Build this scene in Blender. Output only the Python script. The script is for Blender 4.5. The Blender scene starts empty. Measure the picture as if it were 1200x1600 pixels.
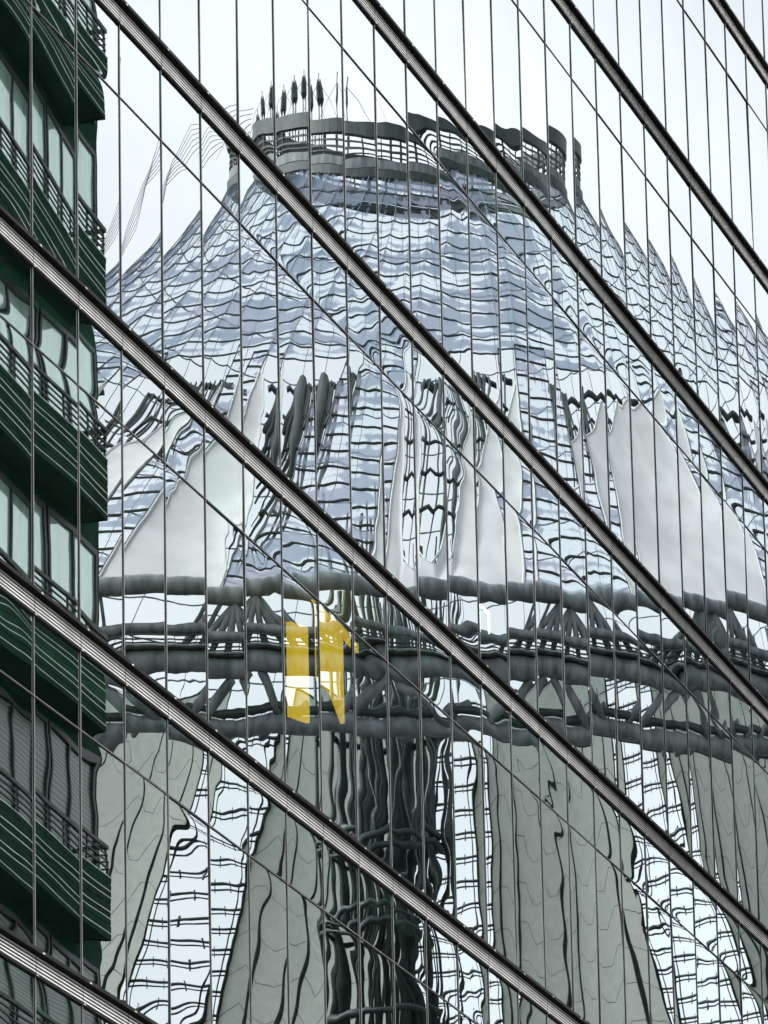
import bpy, math, random
from math import sin, cos, pi, radians, exp, sqrt
from mathutils import Vector, Matrix
random.seed(7)
S = bpy.context.scene
COL = S.collection

# ------------------------------------------------------------------ camera
AZ, EL, ROLL = 0.281908498, 0.297766585, -0.0211151551
CAM = Vector((0.0, -19.543153, 0.0))
cd = bpy.data.cameras.new("camera")
cam = bpy.data.objects.new("camera", cd)
COL.objects.link(cam)
fw = Vector((cos(EL)*cos(AZ), cos(EL)*sin(AZ), sin(EL)))
rt = Vector((sin(AZ), -cos(AZ), 0))
up = rt.cross(fw)
r2 = rt*cos(ROLL) + up*sin(ROLL)
u2 = up*cos(ROLL) - rt*sin(ROLL)
m = Matrix((r2, u2, -fw)).transposed().to_4x4()
m.translation = CAM
cam.matrix_world = m
cd.sensor_fit = 'VERTICAL'
cd.sensor_height = 24.0
cd.lens = 24.0*9735.54/1600.0
cd.clip_start = 0.5
cd.clip_end = 3000
S.camera = cam

# ------------------------------------------------------------------ overcast sky and sun
w = bpy.data.worlds.new("World"); S.world = w; w.use_nodes = True
nt = w.node_tree; nt.nodes.clear()
sk = nt.nodes.new('ShaderNodeTexSky'); sk.sky_type = 'NISHITA'; sk.sun_disc = False
SUN_EL, SUN_ROT = radians(42), radians(195)
sk.sun_elevation = SUN_EL; sk.sun_rotation = SUN_ROT
sk.air_density = 1.0; sk.dust_density = 5.0; sk.ozone_density = 2.0
hs = nt.nodes.new('ShaderNodeHueSaturation'); hs.inputs['Saturation'].default_value = 0.12
bg = nt.nodes.new('ShaderNodeBackground'); bg.inputs['Strength'].default_value = 0.15
ow = nt.nodes.new('ShaderNodeOutputWorld')
tcw = nt.nodes.new('ShaderNodeTexCoord'); mpw = nt.nodes.new('ShaderNodeMapping'); mpw.inputs['Scale'].default_value = (1, 1, 2.6)
nzw = nt.nodes.new('ShaderNodeTexNoise'); nzw.inputs['Scale'].default_value = 7; nzw.inputs['Detail'].default_value = 5
mrw = nt.nodes.new('ShaderNodeMapRange'); mrw.inputs['From Min'].default_value = 0.3; mrw.inputs['From Max'].default_value = 0.7
mrw.inputs['To Min'].default_value = 0.90; mrw.inputs['To Max'].default_value = 1.10
vmw = nt.nodes.new('ShaderNodeVectorMath'); vmw.operation = 'SCALE'
nt.links.new(tcw.outputs['Generated'], mpw.inputs[0]); nt.links.new(mpw.outputs[0], nzw.inputs['Vector'])
nt.links.new(nzw.outputs['Fac'], mrw.inputs[0]); nt.links.new(mrw.outputs[0], vmw.inputs['Scale'])
nt.links.new(sk.outputs[0], hs.inputs['Color']); nt.links.new(hs.outputs[0], vmw.inputs[0]); nt.links.new(vmw.outputs[0], bg.inputs['Color'])
nt.links.new(bg.outputs[0], ow.inputs['Surface'])
sl = bpy.data.lights.new("sun", 'SUN'); sl.energy = 0.5; sl.angle = radians(25); sl.color = (1, 0.97, 0.93)
so = bpy.data.objects.new("sun", sl); COL.objects.link(so)
sd = Vector((sin(SUN_ROT)*cos(SUN_EL), cos(SUN_ROT)*cos(SUN_EL), sin(SUN_EL)))
so.rotation_euler = sd.to_track_quat('Z', 'Y').to_euler()
S.view_settings.view_transform = 'Standard'; S.view_settings.look = 'None'
S.view_settings.exposure = 1.42; S.view_settings.gamma = 1.0
S.render.engine = 'CYCLES'
S.cycles.max_bounces = 14; S.cycles.transparent_max_bounces = 24; S.cycles.glossy_bounces = 6
S.cycles.diffuse_bounces = 3
S.cycles.sample_clamp_indirect = 6.0

# ------------------------------------------------------------------ materials
def newmat(name):
    mt = bpy.data.materials.new(name); mt.use_nodes = True
    t = mt.node_tree; t.nodes.clear()
    o = t.nodes.new('ShaderNodeOutputMaterial')
    return mt, t, o
def N(t, k, **kw):
    n = t.nodes.new(k)
    for a, b in kw.items():
        if a in n.inputs: n.inputs[a].default_value = b
        else: setattr(n, a, b)
    return n
def noise_ramp(t, scale, stops, detail=4, coord='Object', stretch=(1, 1, 1)):
    tc = N(t, 'ShaderNodeTexCoord'); mp = N(t, 'ShaderNodeMapping'); mp.inputs['Scale'].default_value = stretch
    nz = N(t, 'ShaderNodeTexNoise', Scale=scale, Detail=detail)
    rp = N(t, 'ShaderNodeValToRGB')
    t.links.new(tc.outputs[coord], mp.inputs[0]); t.links.new(mp.outputs[0], nz.inputs['Vector'])
    t.links.new(nz.outputs['Fac'], rp.inputs[0])
    els = rp.color_ramp.elements
    while len(els) < len(stops): els.new(0.5)
    for e, (p, c) in zip(els, stops):
        e.position = p; e.color = (*c, 1)
    return rp
def pmat(name, c0, c1, scale=2.0, rough=0.6, metal=0.0, stretch=(1, 1, 1), bump=0.0, spec=0.5, trans=None, emit=None):
    mt, t, o = newmat(name)
    rp = noise_ramp(t, scale, [(0.3, c0), (0.7, c1)], stretch=stretch)
    b = N(t, 'ShaderNodeBsdfPrincipled', Roughness=rough, Metallic=metal)
    b.inputs['Specular IOR Level'].default_value = spec
    t.links.new(rp.outputs[0], b.inputs['Base Color'])
    if bump:
        nz = N(t, 'ShaderNodeTexNoise', Scale=scale*6, Detail=3); bp = N(t, 'ShaderNodeBump', Strength=bump, Distance=0.02)
        t.links.new(nz.outputs['Fac'], bp.inputs['Height']); t.links.new(bp.outputs[0], b.inputs['Normal'])
    last = b
    if trans:
        tr = N(t, 'ShaderNodeBsdfTranslucent'); tr.inputs['Color'].default_value = (*trans[1], 1)
        mx = N(t, 'ShaderNodeMixShader'); mx.inputs[0].default_value = trans[0]
        t.links.new(b.outputs[0], mx.inputs[1]); t.links.new(tr.outputs[0], mx.inputs[2]); last = mx
    if emit:
        b.inputs['Emission Color'].default_value = (*emit[1], 1); b.inputs['Emission Strength'].default_value = emit[0]
    t.links.new(last.outputs[0], o.inputs[0])
    return mt

M = {}
M['alu'] = pmat('pale aluminium', (0.32, 0.325, 0.32), (0.47, 0.475, 0.47), 2.5, 0.7, 0.0, spec=0.2)
M['black'] = pmat('black anodised metal', (0.006, 0.007, 0.007), (0.014, 0.014, 0.014), 4, 0.6, 0.0, spec=0.15)
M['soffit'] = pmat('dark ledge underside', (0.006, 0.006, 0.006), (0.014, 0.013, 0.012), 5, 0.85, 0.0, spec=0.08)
M['midalu'] = pmat('grey mullion metal', (0.15, 0.155, 0.155), (0.26, 0.265, 0.265), 3, 0.4, 0.4)
M['slate'] = pmat('slate grey cable', (0.10, 0.13, 0.16), (0.16, 0.19, 0.22), 2, 0.6)
M['purlin'] = pmat('dark slate purlin', (0.03, 0.045, 0.055), (0.06, 0.08, 0.09), 2, 0.6, spec=0.2)
M['seam'] = pmat('grey seam', (0.36, 0.38, 0.38), (0.46, 0.48, 0.48), 2, 0.8)
M['steel'] = pmat('weathered grey green painted steel tube', (0.06, 0.078, 0.082), (0.21, 0.235, 0.24), 2.6, 0.55, 0.0, bump=0.5, stretch=(1, 1, 0.45), spec=0.3)
M['darksteel'] = pmat('dark green steel', (0.010, 0.021, 0.019), (0.032, 0.052, 0.048), 1.8, 0.5, 0.1)
M['blacksteel'] = pmat('thin black steel', (0.012, 0.018, 0.018), (0.03, 0.04, 0.04), 2, 0.5, 0.1)
M['fabric'] = pmat('coated white tent fabric', (0.50, 0.52, 0.525), (0.70, 0.72, 0.725), 0.5, 0.9, 0, bump=0.1, stretch=(1, 1, 0.5), trans=(0.38, (0.66, 0.69, 0.70)), spec=0.05)
M['fabricfar'] = pmat('tent fabric with painted shade', (0.38, 0.425, 0.39), (0.54, 0.585, 0.545), 1.8, 0.8, 0, bump=0.3, trans=(0.4, (0.38, 0.41, 0.38)), spec=0.15)  # same tent fabric, with the underside's shade put into a darker colour
M['inner'] = pmat('dark interior', (0.02, 0.045, 0.035), (0.04, 0.075, 0.06), 0.6, 0.9)
M['ceiling'] = pmat('interior ceiling', (0.10, 0.15, 0.12), (0.18, 0.24, 0.20), 0.8, 0.9)
M['blind'] = pmat('beige roller blind', (0.62, 0.62, 0.58), (0.78, 0.77, 0.72), 1.5, 0.9, trans=(0.3, (0.7, 0.7, 0.65)))
M['yellow'] = pmat('yellow wall with added glow', (0.85, 0.6, 0.03), (0.9, 0.68, 0.06), 1.0, 0.6, emit=(1.5, (1.0, 0.47, 0.03)))  # no lamp: the emission imitates light falling on the wall
M['lamp'] = pmat('ceiling lamp', (0.9, 0.9, 0.8), (0.9, 0.9, 0.85), 1, 0.5, emit=(2.6, (1, 0.98, 0.86)))
M['wallg'] = pmat('dark green rendered wall', (0.006, 0.030, 0.021), (0.014, 0.052, 0.038), 1.3, 0.9, bump=0.1, spec=0.08)
M['soffitg'] = pmat('shaded balcony slab', (0.012, 0.034, 0.027), (0.03, 0.06, 0.047), 1.0, 0.9, spec=0.1)
M['slatg'] = pmat('dark green slat', (0.005, 0.028, 0.017), (0.012, 0.05, 0.031), 2, 0.8, spec=0.08)
M['slatw'] = pmat('pale slat edge', (0.62, 0.70, 0.67), (0.8, 0.86, 0.84), 2, 0.5)  # pale strip along the upper edge of some slats
M['ground'] = pmat('asphalt and paving', (0.05, 0.05, 0.05), (0.09, 0.09, 0.085), 0.4, 0.9, bump=0.3)
M['stone'] = pmat('pale stone cladding', (0.24, 0.245, 0.235), (0.34, 0.34, 0.33), 0.6, 0.8)
def window_mat():
    mt, t, o = newmat('curtain and painted sky glass')
    rp = noise_ramp(t, 1.1, [(0.25, (0.22, 0.36, 0.30)), (0.5, (0.52, 0.70, 0.62)), (0.75, (0.72, 0.86, 0.79))], stretch=(1.6, 1.6, 0.25))  # pale teal mixes curtains with sky reflection put into the colour
    b = N(t, 'ShaderNodeBsdfPrincipled', Roughness=0.25); t.links.new(rp.outputs[0], b.inputs['Base Color'])
    gl = N(t, 'ShaderNodeBsdfGlossy', Roughness=0.02); gl.inputs['Color'].default_value = (0.82, 0.95, 0.89, 1)
    mx = N(t, 'ShaderNodeMixShader'); mx.inputs[0].default_value = 0.45
    t.links.new(b.outputs[0], mx.inputs[1]); t.links.new(gl.outputs[0], mx.inputs[2]); t.links.new(mx.outputs[0], o.inputs[0])
    return mt
M['window'] = window_mat()
def blind_mat():
    mt, t, o = newmat('dark window with slatted blind')
    tc = N(t, 'ShaderNodeTexCoord'); wv = N(t, 'ShaderNodeTexWave', Scale=4.2, Distortion=0.6); wv.bands_direction = 'Z'
    rp = N(t, 'ShaderNodeValToRGB'); e = rp.color_ramp.elements
    e[0].position = 0.35; e[0].color = (0.008, 0.02, 0.016, 1); e[1].position = 0.6; e[1].color = (0.10, 0.15, 0.12, 1)
    b = N(t, 'ShaderNodeBsdfPrincipled', Roughness=0.3)
    t.links.new(tc.outputs['Object'], wv.inputs['Vector']); t.links.new(wv.outputs['Fac'], rp.inputs[0])
    t.links.new(rp.outputs[0], b.inputs['Base Color']); t.links.new(b.outputs[0], o.inputs[0])
    return mt
M['blindwin'] = blind_mat()
def facade_glass():
    mt, t, o = newmat('mirror coated facade glass')
    gl = N(t, 'ShaderNodeBsdfGlossy', Roughness=0.0); gl.inputs['Color'].default_value = (0.93, 0.975, 0.985, 1)
    tr = N(t, 'ShaderNodeBsdfTransparent'); tr.inputs['Color'].default_value = (0.42, 0.62, 0.52, 1)
    oi = N(t, 'ShaderNodeObjectInfo'); rp = N(t, 'ShaderNodeValToRGB')
    e = rp.color_ramp.elements; e[0].color = (0.89, 0.955, 0.96, 1); e[1].color = (0.95, 0.985, 1.0, 1)
    t.links.new(oi.outputs['Random'], rp.inputs[0]); t.links.new(rp.outputs[0], gl.inputs['Color'])
    fr = N(t, 'ShaderNodeFresnel', IOR=1.5)
    mr = N(t, 'ShaderNodeMapRange'); mr.inputs['From Min'].default_value = 0.0; mr.inputs['From Max'].default_value = 0.3
    mr.inputs['To Min'].default_value = 0.5; mr.inputs['To Max'].default_value = 0.84
    mx = N(t, 'ShaderNodeMixShader')
    t.links.new(fr.outputs[0], mr.inputs[0]); t.links.new(mr.outputs[0], mx.inputs[0])
    t.links.new(tr.outputs[0], mx.inputs[1]); t.links.new(gl.outputs[0], mx.inputs[2]); t.links.new(mx.outputs[0], o.inputs[0])
    return mt
M['glass'] = facade_glass()
def roof_glass(name, lo, hi, nwin, tint=(0.31, 0.355, 0.45)):
    """printed roof glass: bluish frit with clear openings, laid out in the panel's own uv grid"""
    mt, t, o = newmat(name)
    uv = N(t, 'ShaderNodeUVMap'); uv.uv_map = 'uv'
    nz = N(t, 'ShaderNodeTexNoise', Scale=0.9, Detail=5, Roughness=0.6)
    mpv = N(t, 'ShaderNodeMapping'); mpv.inputs['Scale'].default_value = (1.8, 0.7, 1)
    t.links.new(uv.outputs[0], mpv.inputs[0]); t.links.new(mpv.outputs[0], nz.inputs['Vector'])
    sp = N(t, 'ShaderNodeSeparateXYZ'); t.links.new(uv.outputs[0], sp.inputs[0])
    def math_(op, a, b=None, c=None):
        n = N(t, 'ShaderNodeMath', operation=op)
        for i, v in enumerate((a, b, c)):
            if v is None: continue
            if isinstance(v, (int, float)): n.inputs[i].default_value = v
            else: t.links.new(v, n.inputs[i])
        return n.outputs[0]
    def cell(x, k, margin):
        f = math_('FRACT', math_('MULTIPLY', x, k))
        d = math_('ABSOLUTE', math_('SUBTRACT', f, 0.5))
        return math_('SUBTRACT', margin, d)        # positive inside the opening
    cu = cell(sp.outputs[0], nwin, 0.44); cv = cell(sp.outputs[1], 1, 0.36)
    mn = math_('MINIMUM', cu, cv)
    big = N(t, 'ShaderNodeTexNoise', Scale=0.35, Detail=2); t.links.new(uv.outputs[0], big.inputs['Vector'])
    v = math_('ADD', mn, math_('MULTIPLY', math_('SUBTRACT', nz.outputs['Fac'], 0.5), 0.9))
    v = math_('ADD', v, math_('MULTIPLY', math_('SUBTRACT', big.outputs['Fac'], 0.5), 1.9))
    mr = N(t, 'ShaderNodeMapRange'); t.links.new(v, mr.inputs[0])
    mr.inputs['From Min'].default_value = -0.06 + lo; mr.inputs['From Max'].default_value = 0.03 + hi
    df = N(t, 'ShaderNodeBsdfDiffuse'); tl = N(t, 'ShaderNodeBsdfTranslucent')
    tr_ = N(t, 'ShaderNodeValToRGB'); e = tr_.color_ramp.elements; e.new(0.5)
    e[0].position = 0.3; e[0].color = (tint[0]*0.62, tint[1]*0.74, tint[2]*0.78, 1)
    e[1].position = 0.5; e[1].color = (*tint, 1)
    e[2].position = 0.7; e[2].color = (min(tint[0]*1.22, 1), tint[1]*1.06, tint[2]*1.06, 1)
    n2 = N(t, 'ShaderNodeTexNoise', Scale=0.55, Detail=3); t.links.new(uv.outputs[0], n2.inputs['Vector'])
    t.links.new(n2.outputs['Fac'], tr_.inputs[0]); t.links.new(tr_.outputs[0], df.inputs['Color']); t.links.new(tr_.outputs[0], tl.inputs['Color'])
    t1 = N(t, 'ShaderNodeBsdfTransparent'); t1.inputs['Color'].default_value = (0.70, 0.76, 0.88, 1)
    a = N(t, 'ShaderNodeMixShader'); a.inputs[0].default_value = 0.5
    b = N(t, 'ShaderNodeMixShader'); b.inputs[0].default_value = 0.32
    t.links.new(df.outputs[0], a.inputs[1]); t.links.new(tl.outputs[0], a.inputs[2])
    t.links.new(a.outputs[0], b.inputs[1]); t.links.new(t1.outputs[0], b.inputs[2])
    t2 = N(t, 'ShaderNodeBsdfTransparent'); t2.inputs['Color'].default_value = (0.95, 0.97, 1.0, 1)
    gl = N(t, 'ShaderNodeBsdfGlossy', Roughness=0.05); gl.inputs['Color'].default_value = (0.9, 0.95, 1, 1)
    c = N(t, 'ShaderNodeMixShader'); c.inputs[0].default_value = 0.08
    t.links.new(t2.outputs[0], c.inputs[1]); t.links.new(gl.outputs[0], c.inputs[2])
    d = N(t, 'ShaderNodeMixShader'); t.links.new(mr.outputs[0], d.inputs[0])
    t.links.new(b.outputs[0], d.inputs[1]); t.links.new(c.outputs[0], d.inputs[2])
    t.links.new(d.outputs[0], o.inputs[0])
    return mt
M['rg_up'] = roof_glass('printed cone glass', 0.05, 0.09, 1.5)
M['rg_pale'] = roof_glass('lightly printed cone glass', -0.40, -0.30, 2.0, (0.44, 0.49, 0.60))
M['rg_strip'] = roof_glass('printed strip glass', 0.02, 0.06, 2.0, (0.38, 0.42, 0.52))
def clear_glass():
    mt, t, o = newmat('clear ladder glass')
    t2 = N(t, 'ShaderNodeBsdfTransparent'); t2.inputs['Color'].default_value = (0.93, 0.97, 0.98, 1)
    gl = N(t, 'ShaderNodeBsdfGlossy', Roughness=0.05)
    c = N(t, 'ShaderNodeMixShader'); c.inputs[0].default_value = 0.06
    t.links.new(t2.outputs[0], c.inputs[1]); t.links.new(gl.outputs[0], c.inputs[2]); t.links.new(c.outputs[0], o.inputs[0])
    return mt
M['rg_far'] = clear_glass()

# ------------------------------------------------------------------ mesh helper
class MB:
    def __init__(s): s.v = []; s.f = []; s.uv = None
    def box(s, x0, x1, y0, y1, z0, z1):
        n = len(s.v)
        s.v += [(x, y, z) for z in (z0, z1) for y in (y0, y1) for x in (x0, x1)]
        s.f += [tuple(n+i for i in q) for q in ((0, 2, 3, 1), (4, 5, 7, 6), (0, 1, 5, 4), (2, 6, 7, 3), (0, 4, 6, 2), (1, 3, 7, 5))]
        return s
    def quad(s, a, b, c, d):
        n = len(s.v); s.v += [tuple(a), tuple(b), tuple(c), tuple(d)]; s.f.append((n, n+1, n+2, n+3)); return s
    def tube(s, pts, r, n=8, cap=True):
        pts = [Vector(p) for p in pts]
        rr = r if isinstance(r, (list, tuple)) else [r]*len(pts)
        base = len(s.v); prev = None
        for i, p in enumerate(pts):
            a = pts[max(i-1, 0)]; b = pts[min(i+1, len(pts)-1)]
            d = (b-a).normalized()
            if prev is None:
                h = Vector((0, 0, 1)) if abs(d.z) < 0.9 else Vector((1, 0, 0))
                e1 = d.cross(h).normalized()
            else:
                e1 = (prev - d*prev.dot(d)).normalized()
            prev = e1; e2 = d.cross(e1)
            for k in range(n):
                an = 2*pi*k/n
                s.v.append(tuple(p + (e1*cos(an)+e2*sin(an))*rr[i]))
        for i in range(len(pts)-1):
            for k in range(n):
                k2 = (k+1) % n
                s.f.append((base+i*n+k, base+i*n+k2, base+(i+1)*n+k2, base+(i+1)*n+k))
        if cap:
            s.f.append(tuple(base+k for k in range(n))[::-1])
            e = base+(len(pts)-1)*n
            s.f.append(tuple(e+k for k in range(n)))
        return s
    def build(s, name, mat, parent=None, smooth=False, label=None, kind=None, loc=None):
        me = bpy.data.meshes.new(name); me.from_pydata(s.v, [], s.f)
        if s.uv:
            ul = me.uv_layers.new(name='uv')
            for l in me.loops: ul.data[l.index].uv = s.uv[l.vertex_index]
        if smooth: me.polygons.foreach_set('use_smooth', [True]*len(me.polygons))
        me.materials.append(mat); me.update()
        o = bpy.data.objects.new(name, me); COL.objects.link(o)
        if loc is not None: o.location = loc
        if parent is not None: o.parent = parent
        if label: o['label'] = label
        if kind: o['kind'] = kind
        return o
def thing(name, label, cat, loc=(0, 0, 0), group=None):
    o = bpy.data.objects.new(name, None); COL.objects.link(o); o.location = loc
    o['label'] = label; o['category'] = cat
    if group: o['group'] = group
    return o

GZ = -1.7   # street level, the camera is at eye height
# ------------------------------------------------------------------ ground
g = MB().quad((-1500, -1500, GZ), (1500, -1500, GZ), (1500, 1500, GZ), (-1500, 1500, GZ)).build('ground', M['ground'], kind='structure')

# ------------------------------------------------------------------ glass office building
X0, PW, Z0, FH = 55.1067620, 1.37455678, 20.5363348, 3.6
BH = 0.205          # height of the louvre band, the ledge sits on it
LP = 0.09          # how far the ledge projects
TR = 0.815          # transom below the next band
C0, C1, J0, J1 = -4, 31, -6, 7
bld = thing('glass_office_building', 'tall mirror glass office facade with dark louvred bands running along every storey', 'building', (X0, 0, GZ))
BO = Vector((X0, 0, GZ))
def L(mb):          # geometry below is written in world metres; bring it to the building's origin
    mb.v = [(x-BO.x, y-BO.y, z-BO.z) for x, y, z in mb.v]; return mb
AMP = 1.0
def pane_mesh(w_, h_, rnd, nu, nv, gentle=1.0, bow0=0.0022):
    amp_ = rnd.choice((0.4, 0.8, 1.1, 1.7))
    kz = rnd.gauss(0, 0.0017); kx = rnd.gauss(0, 0.0005)
    bowv = rnd.gauss(0.0, 0.0010); bowu = rnd.gauss(bow0, 0.0007)
    waves = []
    for i in range(7):
        lam = rnd.choice((0.33, 0.45, 0.6, 0.85, 1.2, 1.6)); ang = rnd.gauss(pi/2, 0.30)
        sl_ = 0.00062*rnd.uniform(0.5, 1.3)*gentle*amp_*min(1, lam/0.6)
        waves.append((2*pi/lam*cos(ang), 2*pi/lam*sin(ang), rnd.uniform(0, 6.28), sl_*lam/2/pi))
    et = rnd.uniform(0.0035, 0.0085); eb = rnd.uniform(0.002, 0.006); es = rnd.uniform(0.0003, 0.0010)
    mb = MB()
    for j in range(nv+1):
        # denser rows near the upper and lower edges
        a = j/nv; v = h_*(a - 0.11*sin(2*pi*a))
        for i in range(nu+1):
            u = w_*i/nu
            d = kz*(v-h_/2) + kx*(u-w_/2)
            d += bowv*(v-h_/2)**2/h_ + bowu*(u-w_/2)**2/w_
            env = 0.42 + 1.1*exp(-(h_-v)/0.35) + 0.7*exp(-v/0.3)
            for (a_, b_, p_, c_) in waves: d += env*c_*sin(a_*u+b_*v+p_)
            d += et*0.075*exp(-(h_-v)/0.075) - eb*0.06*exp(-v/0.06)
            d += es*0.05*(exp(-u/0.05) + exp(-(w_-u)/0.05))
            mb.v.append((u, d*AMP, v))
    for j in range(nv):
        for i in range(nu):
            k = j*(nu+1)+i
            mb.f.append((k, k+1, k+nu+2, k+nu+1))
    return mb
def project(p):
    d = Vector(p)-CAM; zc = d.dot(fw)
    return 600+9735.54*d.dot(r2)/zc, 800-9735.54*d.dot(u2)/zc
def seen_area(x0, x1, z0, z1):
    n = 0; tot = 0
    a = project((x0, 0, z0)); b = project((x1, 0, z0)); c = project((x1, 0, z1)); d = project((x0, 0, z1))
    area = 0.5*abs((c[0]-a[0])*(d[1]-b[1])-(d[0]-b[0])*(c[1]-a[1]))
    for i in range(6):
        for j in range(12):
            p = project((x0+(x1-x0)*(i+.5)/6, 0, z0+(z1-z0)*(j+.5)/12)); tot += 1
            if 0 <= p[0] <= 1200 and 0 <= p[1] <= 1600: n += 1
    return area*n/tot
panes = []
for j in range(J0, J1):
    zb = Z0+FH*j
    for c in range(C0, C1):
        x0 = X0+PW*c
        for (a, b, upper) in ((zb+BH+0.03, zb+FH-TR-0.008, False), (zb+FH-TR+0.008, zb+FH, True)):
            panes.append((seen_area(x0, x0+PW, a, b), x0+0.006, a, PW-0.012, b-a, c, j, upper))
panes.sort(key=lambda p: -p[0])
rest = MB()
for k, (ar, x, z, w_, h_, c, j, upper) in enumerate(panes):
    rnd = random.Random(1000*c+17*j+(3 if upper else 0)+51)
    if k < 100:
        pm = pane_mesh(w_, h_, rnd, 16, 16 if upper else 40, bow0=0.0010 if j < 0 else 0.0022)
        pm.build('glass_pane', M['glass'], bld, smooth=True, loc=(x-BO.x, 0, z-BO.z))
    else:
        vis = ar > 1
        pm = pane_mesh(w_, h_, rnd, 16 if vis else 5, (16 if upper else 40) if vis else 8, bow0=0.0010 if j < 0 else 0.0022)
        n = len(rest.v)
        rest.v += [(a+x-BO.x, b, d+z-BO.z) for a, b, d in pm.v]
        rest.f += [tuple(i+n for i in q) for q in pm.f]
rest.build('glass_pane', M['glass'], bld, smooth=True, kind='stuff')
xa, xb = X0+PW*C0, X0+PW*C1
zA, zB = Z0+FH*J0, Z0+FH*J1
# mullions: dark gasket with a pale cap, one per column line
for c in range(C0, C1+1):
    x = X0+PW*c
    mb = MB()
    for j in range(J0, J1):
        zb = Z0+FH*j
        mb.box(x-0.0115, x+0.0115, -0.006, 0.03, zb+BH+0.02, zb+FH)
    mo = L(mb).build('mullion', M['black'], bld)
    mb = MB()
    for j in range(J0, J1):
        zb = Z0+FH*j
        mb.box(x-0.0035, x+0.0035, -0.0125, -0.0062, zb+BH+0.03, zb+FH-0.002)
    L(mb).build('mullion_cap', M['midalu'], mo)
for j in range(J0, J1):
    zt = Z0+FH*(j+1)-TR
    tr_ = L(MB().box(xa, xb, -0.0065, 0.03, zt-0.013, zt+0.013)).build('transom', M['black'], bld)
    L(MB().box(xa, xb, -0.0135, -0.0067, zt-0.003, zt+0.003)).build('transom_cap', M['midalu'], tr_)
# louvred bands with projecting ledge
for j in range(J0, J1+1):
    zb = Z0+FH*j
    bd = L(MB().box(xa, xb, -0.012, 0.05, zb, zb+BH+0.028)).build('louvre_band', M['black'], bld)
    mb = MB()
    for k in range(5):
        z = zb+0.033+k*0.0355
        mb.box(xa, xb, -0.0165, -0.0125, z, z+0.0160)
    if -2 <= j <= 4:
        for c in range(-1, 27):
            x = X0+PW*c
            mb.box(x-0.03, x+0.022, -LP-0.010, -LP-0.0065, zb+BH-0.002, zb+BH+0.012)
            mb.box(x-0.03, x+0.022, -0.036, -0.0302, zb-0.002, zb+0.007)
    L(mb).build('louvre_slat', M['alu'], bd)
    L(MB().box(xa, xb, -LP, -0.0123, zb+BH, zb+BH+0.026)).build('ledge', M['soffit'], bd)
    L(MB().box(xa, xb, -LP-0.006, -LP-0.0005, zb+BH-0.006, zb+BH+0.030)).build('ledge_trim', M['black'], bd)
    mb = MB().box(xa, xb, -0.030, -0.0122, zb-0.006, zb+0.020)
    if -2 <= j <= 4:
        for c in range(-1, 27):
            x = X0+PW*c
            mb.box(x-0.006, x+0.006, -0.0175, -0.0125, zb+0.0203, zb+BH-0.004)
    L(mb).build('bottom_rail', M['black'], bd)
# inside: slabs, core wall, blind, yellow walls, lamps
for j in range(J0, J1+1):
    zb = Z0+FH*j
    L(MB().box(xa, xb, 0.12, 9.0, zb-0.25, zb+0.18)).build('floor_slab', M['ceiling'], bld)
L(MB().box(xa, xb, 9.0, 9.3, GZ, zB)).build('core_wall', M['inner'], bld)
L(MB().box(xa-0.3, xa, 0.0, 9.3, GZ, zB).box(xb, xb+0.3, 0.0, 9.3, GZ, zB)).build('end_wall', M['stone'], bld)
L(MB().box(xa, xb, 0.0, 9.0, GZ, zA-0.3)).build('plinth', M['stone'], bld)
L(MB().box(xa-0.3, xb+0.3, -0.15, 9.3, zB+0.3, zB+0.9)).build('roof_parapet', M['stone'], bld)
bx = X0+PW*4
L(MB().box(bx+0.03, bx+PW-0.03, 0.05, 0.06, Z0-TR+0.02, Z0-0.01)).build('roller_blind', M['blind'], bld, label='lowered pale blind behind one upper pane')
def slab_poly(pts, y, th, name, mat, label=None):
    mb = MB(); n = len(pts)
    for yy in (y, y+th): mb.v += [(x, yy, z) for x, z in pts]
    mb.f.append(tuple(range(n))); mb.f.append(tuple(range(n, 2*n))[::-1])
    for i in range(n): mb.f.append((i, (i+1) % n, n+(i+1) % n, n+i))
    return L(mb).build(name, mat, bld, label=label)
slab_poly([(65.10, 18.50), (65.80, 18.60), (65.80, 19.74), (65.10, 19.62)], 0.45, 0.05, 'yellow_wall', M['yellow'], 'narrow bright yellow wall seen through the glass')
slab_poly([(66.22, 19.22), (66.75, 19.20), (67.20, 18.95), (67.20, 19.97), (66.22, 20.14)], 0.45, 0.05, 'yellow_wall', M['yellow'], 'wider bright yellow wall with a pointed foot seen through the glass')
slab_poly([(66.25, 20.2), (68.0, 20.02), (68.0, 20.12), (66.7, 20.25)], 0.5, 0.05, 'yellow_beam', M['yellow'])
slab_poly([(73.35, 24.50), (74.75, 24.55), (74.75, 24.585), (73.35, 24.54)], 0.45, 0.02, 'ceiling_lamp', M['lamp'])
slab_poly([(73.29, 21.70), (73.33, 21.70), (73.33, 22.03), (73.75, 22.06), (73.75, 21.80), (73.79, 21.80), (73.79, 22.10), (73.29, 22.07)], 0.45, 0.02, 'ceiling_lamp', M['lamp'])

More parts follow.
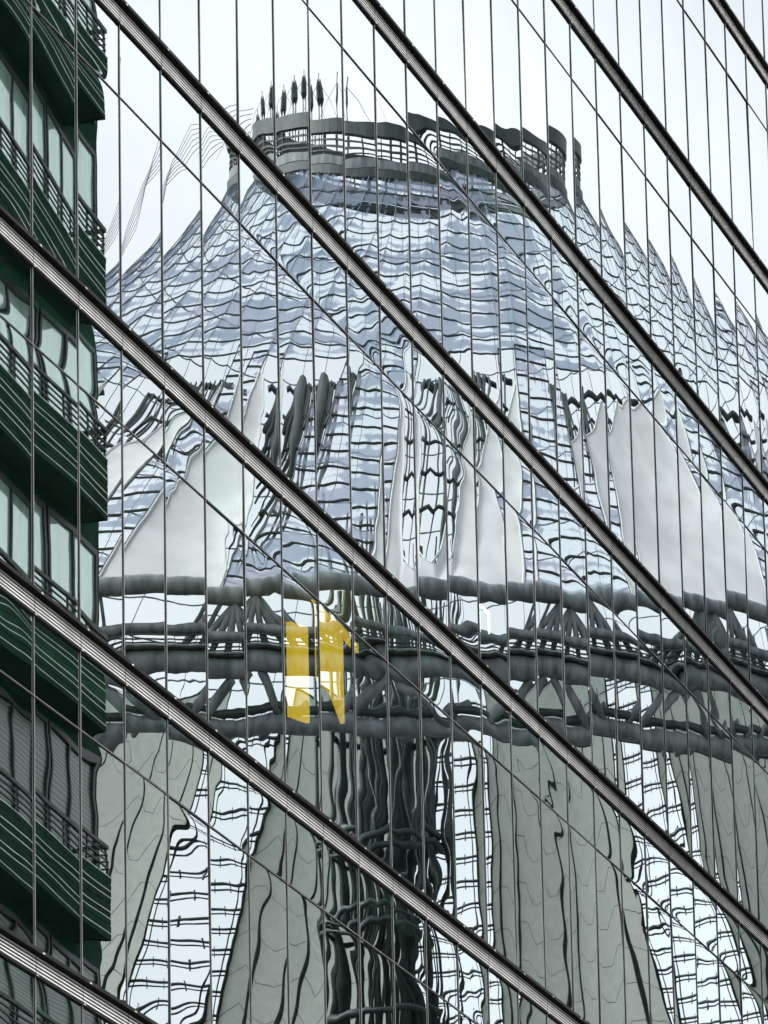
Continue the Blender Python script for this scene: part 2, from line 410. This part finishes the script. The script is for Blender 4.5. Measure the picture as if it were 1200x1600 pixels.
# ------------------------------------------------------------------ balcony block across the lane (seen mirrored at the left)
YW = -9.2; YB = -8.7
bal = thing('apartment_block', 'dark green apartment block with slatted balconies mirrored at the left edge of the glass', 'building', (80, YW, GZ))
O2 = Vector((80, YW, GZ))
def LB(mb): mb.v = [(x-O2.x, y-O2.y, z-O2.z) for x, y, z in mb.v]; return mb
XE = 83.9; XS = 75.5; ZT = 40.0
PIT = 3.14; ZBAL = 29.95
LB(MB().box(XS, XE, -22, YW, GZ, ZT)).build('wall', M['wallg'], bal)
LB(MB().box(XS-.2, XE+.1, -22.2, YW+0.3, ZT, ZT+0.5)).build('roof', M['soffitg'], bal)
for k in range(-9, 4):
    zb = ZBAL+PIT*k
    if zb < 0: continue
    bs = LB(MB().box(XS, 82.86, YW+0.002, YB, zb, zb+0.22)).build('balcony', M['soffitg'], bal)
    mb = MB(); me_ = MB()
    for q in range(9):
        z = zb-0.02+q*0.105
        mb.box(XS, 82.89, YB+0.002, YB+0.022, z, z+0.088)
        mb.box(82.862, 82.89, YW+0.01, YB, z, z+0.088)
        if q in (0, 2, 3, 5, 6, 8):
            me_.box(XS, 82.892, YB+0.022, YB+0.029, z+0.080, z+0.091)
    LB(mb).build('slat_panel', M['slatg'], bs)
    LB(me_).build('slat_edge', M['slatw'], bs)
    mb = MB()
    for z in (1.02, 1.12, 1.22):
        mb.box(XS, 82.86, YB-0.02, YB+0.01, zb+z, zb+z+0.018)
        mb.box(82.83, 82.86, YW+0.02, YB, zb+z, zb+z+0.018)
    mb.box(XS, 82.88, YB-0.03, YB+0.03, zb+1.32, zb+1.38)
    mb.box(82.82, 82.88, YW+0.02, YB, zb+1.32, zb+1.38)
    x = 82.82
    while x > XS:
        mb.box(x-0.025, x+0.025, YB-0.03, YB, zb+0.2, zb+1.33); x -= 0.95
    LB(mb).build('railing', M['blacksteel'], bs)
    # tall windows between the balcony and the slab above
    x = XE-0.25; q = 0
    while x > XS+3:
        wd = 2.3; za, zt_ = zb+.23, zb+2.92
        fr = MB()
        for (a, b, c, d) in ((x-wd, x-wd+.08, za, zt_), (x-.08, x, za, zt_), (x-wd+.08, x-.08, za, za+.08), (x-wd+.08, x-.08, zt_-.09, zt_), (x-wd/2-.035, x-wd/2+.035, za+.08, zt_-.09)):
            fr.box(a, b, YW+0.002, YW+0.06, c, d)
        wf = LB(fr).build('window', M['blacksteel'], bal)
        LB(MB().box(x-wd+.08, x-.08, YW+0.003, YW+0.02, za+.08, zt_-.09)).build('pane', M['window'] if zb > 22.5 else M['blindwin'], wf)
        x -= wd+(0.10 if q % 2 == 0 else 0.5); q += 1

# ------------------------------------------------------------------ the great tent roof (stands ahead, right of the view; mirrored in the glass)
PC = Vector((202.02877, -37.76632, 0))
ER = Vector((0.27290224, 0.96204177, 0)); EF = Vector((0.96204177, -0.27290224, 0))
tent = thing('tent_roof', 'huge conical tent roof of printed glass and white fabric with a steel crown on top', 'roof', (PC.x, PC.y, 34))
TO = Vector((PC.x, PC.y, 34))
RK = [5.5, 6.5, 9, 12, 20, 30, 43]; ZK = [76.6, 75.6, 73.6, 71.2, 65.2, 57.8, 49.26]
def interp(x, a, b):
    if x <= a[0]: return b[0]+(x-a[0])*(b[1]-b[0])/(a[1]-a[0])
    for i in range(len(a)-1):
        if x <= a[i+1]: return b[i]+(x-a[i])*(b[i+1]-b[i])/(a[i+1]-a[i])
    return b[-1]+(x-a[-1])*(b[-1]-b[-2])/(a[-1]-a[-2])
def SP(deg, r, dz=0.0, din=0.0):
    """point of the roof surface: angle from the camera side, radius"""
    th = radians(deg); k = min(max(1-(r-5.5)/20, 0), 1)
    z = interp(r, RK, ZK) - k*(1.4*cos(th)+0.45*sin(th)) + dz
    c = -8*min(max((r-9)/34, 0), 1)
    p = PC + ER*(c+(r-din)*sin(th)) - EF*((r-din)*cos(th))
    return Vector((p.x, p.y, z))-TO
def RP(deg, r, z):
    """point at angle, radius and absolute height, on the ring's own centre"""
    th = radians(deg); p = PC + ER*(-8+r*sin(th)) - EF*(r*cos(th))
    return Vector((p.x, p.y, z))-TO
def AP(lat, dep, z):
    p = PC + ER*lat + EF*dep
    return Vector((p.x, p.y, z))-TO

NR = 22.6
# upper cone: glass sectors with scalloped surface between ridge cables
NSEC = 40; SD = 360/NSEC
def scal(u, r): return -0.13*min((r-5.5)/6, 1)*(1-abs(2*u-1)**2)
rows = []
r = 5.7
while r < NR+0.5: rows.append(r); r += 1.33
for sct in range(NSEC):
    a0 = sct*SD-2.0
    mb = MB(); mb.uv = []
    nu = 4; nv = len(rows)*2-1
    for jv in range(nv):
        rr = rows[jv//2] if jv % 2 == 0 else (rows[jv//2]+rows[jv//2+1])/2
        for iu in range(nu+1):
            u = iu/nu
            mb.v.append(tuple(SP(a0+SD*u, rr, scal(u, rr)))); mb.uv.append((sct+u, jv/2+0.5))
    for jv in range(nv-1):
        for iu in range(nu):
            k = jv*(nu+1)+iu; mb.f.append((k, k+1, k+nu+2, k+nu+1))
    ac = (a0+SD/2+180) % 360-180
    gp = mb.build('cone_glass', M['rg_far'] if abs(ac) > 100 else (M['rg_pale'] if (ac > 27 or ac < -62) else M['rg_up']), tent, smooth=True)
    hb = MB()
    for rr in rows:
        hb.tube([SP(a0+SD*u/4, rr, scal(u/4, rr)+0.04) for u in range(5)], 0.034, 5, False)
    hb.build('purlin', M['purlin'] if abs(ac) < 95 else M['slate'], gp)
    rb = MB()
    rb.tube([SP(a0, q, 0.05) for q in rows], 0.022, 5, False)

    if 35 < abs(ac) < 100:
        for uu in (0.25, 0.5, 0.75): rb.tube([SP(a0+SD*uu, q, scal(uu, q)+0.02) for q in rows], 0.011, 4, False)
    rb.build('ridge_cable', M['slate'], gp)
# lower part: glass strips alternating with fabric petals
near = [(-15.9, -13.0), (-4.2, -1.9), (3.9, 8.3), (15.4, 19.4), (26.4, 31.0), (38, 42), (49.5, 53.5), (61, 65), (72.5, 76.5)]
near = [(-61.5, -57.5), (-50, -46), (-38.5, -34.5), (-27, -23)] + near
far = [(84, 88), (97, 102), (114, 119), (131, 136), (148.2, 153.6), (165.4, 171.4), (184.6, 190.6), (203, 209), (222, 228), (241, 247), (260, 266), (279, 284)]
strips = near + far
strips.sort()
def wob(a, b, r): # strips narrow a little towards their top
    t_ = (r-NR)/(43-NR); m_ = (a+b)/2; h_ = (b-a)/2*(0.9+0.25*t_); return m_-h_, m_+h_
def is_far(a): return 80 < a % 360 < 290
for (a, b) in strips:
    fr_ = is_far((a+b)/2); dr = 0.95 if fr_ else 1.36
    n = int((43-NR)/dr)
    mb = MB(); mb.uv = []; hb = MB(); nu = 4
    for j in range(n+1):
        rr = NR+(43-NR)*j/n; A_, B_ = wob(a, b, rr)
        for i in range(nu+1):
            mb.v.append(tuple(SP(A_+(B_-A_)*i/nu, rr))); mb.uv.append((i/nu*1.5+0.25*0, j+0.5+int(a)))
        if fr_:
            for dd in (0, 0.2): hb.tube([SP(A_+(B_-A_)*i/4, rr+dd, -0.05) for i in range(5)], 0.035 if dd else 0.06, 5, False)
            for i in range(1, 4):
                p = SP(A_+(B_-A_)*i/4, rr+.1, -0.25); hb.tube([p, p+Vector((0, 0, 0.45))], 0.03, 4)
        else:
            hb.tube([SP(A_+(B_-A_)*i/4, rr, 0.04) for i in range(5)], 0.045, 5, False)
    for j in range(n):
        for i in range(nu):
            k = j*(nu+1)+i; mb.f.append((k, k+1, k+nu+2, k+nu+1))
    gp = mb.build('glass_strip', M['rg_far'] if fr_ else M['rg_strip'], tent, smooth=True)
    hb.build('purlin', M['darksteel'] if fr_ else M['blacksteel'], gp)
    eb = MB()
    for e in (0, 1):
        eb.tube([SP(wob(a, b, q)[e], q, 0.02) for q in (NR, 28, 34, 43)], 0.06 if fr_ else 0.035, 5, False)
        if fr_:
            off = 0.55 if e == 0 else -0.55
            eb.tube([SP(wob(a, b, q)[e]+off*(30/q), q, -0.03) for q in (NR+1, 28, 34, 43)], 0.04, 5, False)
    eb.build('edge_cable', M['blacksteel'], gp)
# fabric petals between strips
ns = len(strips)
rf = random.Random(5)
PROF = [([0, .15, .35, .55, .75, .9, 1], [24.5, 25.2, 27.5, 31.5, 36, 39.5, 41]),
        ([0, .07, .14, .22, .40, .50, .62, .8, 1], [25.5, 29, 35, 40.5, 41.2, 37, 31.5, 29, 26]),
        ([0, .2, .38, .5, .62, .8, 1], [29.5, 28.8, 27.2, 26.3, 26.8, 26, 25.5])]
for i in range(ns):
    a = strips[i]; b = strips[(i+1) % ns]; off = 360 if i == ns-1 else 0
    mid = (a[1]+b[0]+off)/2; fr_ = is_far(mid)
    nu, nv = (14, 16) if fr_ else (36, 20)
    mb = MB(); seam = MB(); fold = MB()
    pk = rf.uniform(0.5, 0.66); dep = rf.uniform(3.5, 5.5) if not fr_ else rf.uniform(0.3, 0.8)
    sag = -0.22 if not fr_ else -0.7
    prof = None
    if not fr_:
        if abs(a[0]+4.2) < 1: prof = PROF[0]
        elif abs(a[0]-3.9) < 1: prof = PROF[1]
        elif abs(a[0]-15.4) < 1: prof = PROF[2]
        else: prof = PROF[i % 3]
    def FPt(u, t_):
        r0 = interp(u, *prof) if prof else NR-0.9+dep*exp(-((u-pk)/0.26)**2)
        rr = r0+(43-r0)*t_
        A_ = wob(a[0], a[1], rr)[1]+0.15; B_ = wob(b[0]+off, b[1]+off, rr)[0]-0.15
        return SP(A_+(B_-A_)*u, rr, sag*4*u*(1-u)*(0.3+sin(pi*min(t_*1.1, 1))))
    for j in range(nv+1):
        for k in range(nu+1): mb.v.append(tuple(FPt(k/nu, j/nv)))
    for j in range(nv):
        for k in range(nu):
            q = j*(nu+1)+k; mb.f.append((q, q+1, q+nu+2, q+nu+1))
    fp = mb.build('fabric_panel', M['fabricfar'] if fr_ else M['fabric'], tent, smooth=True)
    for e in (0, 1): seam.tube([FPt(e, q/8)+Vector((0, 0, 0.01 if 0 < e < 1 else 0.04)) for q in range(9)], 0.015 if 0 < e < 1 else 0.05, 5, False)
    seam.tube([FPt(q/14, 0) for q in range(15)], 0.05, 5, False)
    if fr_:
        nf = max(2, int((b[0]+off-a[1])/3.2))
        for q in range(nf):
            u0 = (q+0.5)/nf+rf.uniform(-.06, .06); u1 = u0+rf.uniform(-.09, .09)
            fold.tube([FPt(min(max(u0+(u1-u0)*s/6, 0.02), 0.98), 0.04+0.95*s/6)+Vector((0, 0, -0.12)) for s in range(7)], [0.03, 0.06, 0.09, 0.11, 0.10, 0.07, 0.03], 6)
        fold.build('ridge_cable', M['darksteel'], fp)
        for q in range(1, 12):
            sg = 1 if q % 2 else 1
            seam.tube([FPt(s/10, min(max(q/12+0.055*abs((s/10*nf) % 1-0.5)*2, 0), 1))+Vector((0, 0, -0.03)) for s in range(11)], 0.013, 4, False)
    seam.build('seam', M['darksteel'] if fr_ else M['seam'], fp)
    if not fr_ and -30 < mid < 60:
        # struts standing in the opening at the head of the petal
        st = MB(); A_ = a[1]; B_ = b[0]+off
        us = [q/40 for q in range(2, 39)]
        gap = [u for u in us if interp(u, *prof) > 28.3] or [.2, .3, .4]
        um = gap[len(gap)//2]
        def SU(u, r, dz): return SP(A_+(B_-A_)*u, r, dz)
        for q in range(max(3, min(8, len(gap)//2))):
            u = gap[int((q+.5)*len(gap)/max(3, min(8, len(gap)//2))) % len(gap)]
            rb_end = min(interp(u, *prof)+0.6, 38)
            rad = rf.choice((0.04, 0.06, 0.09, 0.15)) if mid > -4 else 0.05
            st.tube([SU(u, 23.4, -0.8), SU(u+rf.uniform(-.05, .05), (23.4+rb_end)/2, -1.2), SU(u+rf.uniform(-.04, .04), rb_end, -1.2)], [rad, rad*1.2, rad*0.4], 7)
        if prof is PROF[0]:
            st.tube([SU(.50, 23.2, -.8), SU(.56, 25, -1), SU(.66, 28, -1), SU(.76, 31, -1)], [.30, .36, .26, .04], 9)
        for q, rr in enumerate((23.3, 25.9, 28.3, 31, 34)):
            ok = [u for u in us if interp(u, *prof) > rr+0.3]
            if len(ok) < 3: continue
            st.tube([SU(ok[0]+(ok[-1]-ok[0])*s/8, rr, -1.0+0.1*sin(s*2.3+q)) for s in range(9)], 0.075 if q else 0.12, 6)
        for q in range(4):
            u = rf.choice(gap)
            st.tube([SU(u, 23.8, -.9), SU(u+rf.uniform(-.12, .12), 23.8+rf.uniform(2, 4), -1)], rf.uniform(.04, .10), 6)
        st.build('strut', M['darksteel'], tent, smooth=True)

# crown on top: two box rings, rails, posts, masts
def cring(r, z0, z1, wdt, name, mat, parent=None):
    mb = MB(); n = 64
    for i in range(n):
        a = i*360/n
        for rr, zz in ((r, z0), (r, z1), (r-wdt, z1), (r-wdt, z0)):
            th = radians(a); tz = -1.4*cos(th)-0.45*sin(th)
            p = PC+ER*(rr*sin(th))-EF*(rr*cos(th)); mb.v.append((p.x-TO.x, p.y-TO.y, zz+tz-TO.z))
    for i in range(n):
        k = 4*i; k2 = 4*((i+1) % n)
        for q in range(4): mb.f.append((k+q, k+(q+1) % 4, k2+(q+1) % 4, k2+q))
    return mb.build(name, mat, parent or tent)
crown = cring(5.88, 77.85, 78.38, 0.35, 'crown_ring', M['darksteel'])
cring(5.7, 76.68, 77.0, 0.35, 'crown_ring', M['steel'])
cring(5.88, 76.30, 76.60, 0.35, 'crown_ring', M['darksteel'])
for z, wd in ((77.12, 0.04), (77.3, 0.08), (77.56, 0.07)):
    cring(5.74, z, z+wd, 0.06, 'rail', M['blacksteel'], crown)
pb = MB()
for i in range(40):
    th = radians(i*9+3); tz = -1.4*cos(th)-0.45*sin(th)
    p = PC+ER*(5.6*sin(th))-EF*(5.6*cos(th))
    pb.tube([Vector((p.x, p.y, 77.0+tz))-TO, Vector((p.x, p.y, 77.8+tz))-TO], 0.05 if i % 3 else 0.11, 6)
pb.build('post', M['darksteel'], crown)
# inner drum floor seen through the gaps
for (lat_, h_, sc) in ((-5.3, 78.8, 1.1), (-4.8, 79.2, 1.1), (-4.05, 79.2, 1.6), (-3.35, 79.15, 1.6), (-2.2, 78.9, 0.8)):
    mb = MB(); dep_ = -sqrt(max(5.7**2-lat_**2, 0)); b0 = 77.4 - 1.4*(-dep_/5.7) - .45*lat_/5.7
    for s in ((-0.09, 0.09) if sc > 1 else (0,)):
        mb.tube([AP(lat_+s, dep_, b0), AP(lat_+s, dep_, h_-0.55-0.6), AP(lat_+s, dep_, h_-0.9), AP(lat_+s, dep_, h_-0.45), AP(lat_+s, dep_, h_-0.2)], [0.035, 0.035, 0.10*sc, 0.08*sc, 0.02], 7)
    mb.tube([AP(lat_, dep_, h_-0.4), AP(lat_, dep_, h_)], 0.03, 5)
    mo = mb.build('mast', M['darksteel'], tent)
    cb = MB()
    for q in (-1, 1):
        cb.tube([AP(lat_, dep_, h_-0.3), AP(lat_+q*0.7, dep_-.1, h_-0.95), AP(lat_+q*1.3, dep_+.2, 77.3)], 0.011, 4)
    cb.build('stay_cable', M['blacksteel'], mo)
cb = MB()
for q in range(6):
    a = [(-5.6-q*.1, 78.5-q*.22), (-7.0, 77.9-q*.25), (-8.6-q*.1, 76.0-q*.2), (-9.8, 73.9-q*.2), (-11.5, 71.0)]
    cb.tube([AP(x, -3.0-i*1.0, z) for i, (x, z) in enumerate(a)], 0.014, 4)
cb.build('stay_cable', M['blacksteel'], tent)

# ring truss
def circ(r, z, rad, name, mat, a0=-100, a1=260, n=120, parent=None, seg=10):
    mb = MB().tube([RP(a0+(a1-a0)*i/n, r, z) for i in range(n+1)], rad, seg, False)
    return mb.build(name, mat, parent or tent, smooth=True)
c1_ = circ(43, 49.22, 0.275, 'ring_tube', M['steel'])
c2_ = circ(43, 47.98, 0.15, 'ring_tube', M['steel'])
c3_ = circ(42.8, 47.08, 0.33, 'ring_tube', M['steel'])
c4_ = circ(42.2, 45.92, 0.13, 'ring_tube', M['darksteel'])
c5_ = circ(42.0, 45.52, 0.27, 'ring_tube', M['steel'])
deck = MB()
for z, rr in ((47.72, 43.3), (47.62, 43.2), (47.50, 43.25)):
    deck.tube([RP(-100+3*i, rr, z) for i in range(121)], 0.028, 5, False)
for i in range(240): 
    a = -90+i*1.5
    deck.tube([RP(a, 43.25, 47.45), RP(a, 43.25, 47.95)], 0.022, 4)
deck.build('walkway_rail', M['darksteel'], tent)
# deck plate under the walkway
mb = MB()
for i in range(121):
    a = -100+3*i
    for rr, zz in ((43.3, 47.40), (43.3, 47.45), (42.3, 47.45), (42.3, 47.40)): mb.v.append(tuple(RP(a, rr, zz)))
for i in range(120):
    k = 4*i
    for q in range(4): mb.f.append((k+q, k+(q+1) % 4, k+4+(q+1) % 4, k+4+q))
mb.build('walkway', M['steel'], tent)
def brace(a, r1, z1, b, r3, z3, rad):
    MB().tube([RP(a, r1, z1), RP((a+b)/2, (r1+r3)/2+.05, (z1+z3)/2), RP(b, r3, z3)], [rad*.85, rad, rad*.9], 9).build('brace', M['steel'], tent, smooth=True)
for nd in (-6.9, 4.4, 16.7, 22.3, 28, 39):
    for d_, rad in ((-1.5, 0.14), (-0.55, 0.17), (0.55, 0.15), (1.7, 0.17)):
        brace(nd, 42.95, 49.0, nd+d_, 42.6, 47.6, rad)
    for d_, rad in ((-2.9, .13), (3.3, .14)):
        brace(nd, 42.95, 49.0, nd+d_, 42.4, 47.4, rad)
rn = random.Random(11)
for q in range(10):
    nd = -13+q*5.7
    brace(nd, 42.7, 46.8, nd-rn.uniform(2.2, 2.9), 41.9, 45.5, rn.uniform(.17, .24))
    brace(nd+.5, 42.7, 46.8, nd+rn.uniform(1.8, 2.9), 41.9, 45.5, rn.uniform(.16, .22))
    brace(nd+2.6, 42.2, 46.1, nd+1, 40.5, 45.6, .16)
    brace(nd+rn.uniform(-1, 1), 42.95, 49.0, nd+rn.uniform(-3, 3), 41.2, 47.4, rn.uniform(.08, .13))
# second, inner chord ring behind, seen between the members
circ(39.9, 46.0, 0.2, 'ring_tube', M['darksteel'])

# king post: bundle of masts hanging inside the cone
kp = MB()
rk = random.Random(3)
for q in range(15):
    x = -3.3+q*0.29+rk.uniform(-.1, .1); d_ = rk.uniform(-1, 1); rad = rk.choice((.07, .09, .12, .17, .24)); z1 = rk.uniform(60, 66)
    kp.tube([AP(x+rk.uniform(-.3, .3), d_, 40), AP(x+rk.uniform(-.2, .2), d_, z1/2+21), AP(x, d_, z1)], [rad*.8, rad*1.2, rad*.6], 9)
for (x, x1, rad) in ((-3, 0.5, .07), (0.6, -3.0, .06), (-2, 1, .05), (1.2, -1.2, .06)):
    kp.tube([AP(x, -.5, 41), AP(x1, -.4, 61)], rad, 5)
kpo = kp.build('king_post', M['darksteel'], tent, smooth=True)
hp = MB()
for z in (56.9, 56.3, 52.6, 52.2, 49.9, 49.3, 46.2):
    hp.tube([AP(-1.5+1.8*cos(a*pi/12), 1.6*sin(a*pi/12), z+rk.uniform(-.1, .1)) for a in range(25)], 0.13, 7, False)
hp.build('hoop', M['darksteel'], kpo, smooth=True)
for (a, z0) in ((-14, 34), (36, 34), (60, 34), (-40, 34), (-70, 34), (90, 34)):
    MB().tube([RP(a, 38, z0), RP(a, 39.5, 42), RP(a+.4, 41.8, 45.0)], [0.45, 0.4, 0.2], 10).build('column', M['steel'], tent, smooth=True)

# ring of buildings that carries the roof
rb_ = thing('ring_building', 'pale round building carrying the tent roof on its top floor', 'building', (PC.x, PC.y, GZ))
def ringwall(r0, r1, z0, z1, name, mat, parent, n=72):
    mb = MB()
    for i in range(n):
        a = radians(i*360/n)
        for rr, zz in ((r0, z0), (r1, z0), (r1, z1), (r0, z1)):
            p = ER*(-8+rr*sin(a))-EF*(rr*cos(a)); mb.v.append((p.x, p.y, zz-GZ))
    for i in range(n):
        k = 4*i; k2 = 4*((i+1) % n)
        for q in range(4): mb.f.append((k+q, k+(q+1) % 4, k2+(q+1) % 4, k2+q))
    return mb.build(name, mat, parent)
wl = ringwall(34, 42, GZ, 33, 'wall', M['stone'], rb_)
for z in range(2, 32, 4): ringwall(42.003, 42.06, z, z+2.0, 'window_band', M['window'], rb_)
ringwall(33.6, 42.5, 33.0, 33.5, 'roof', M['stone'], rb_)
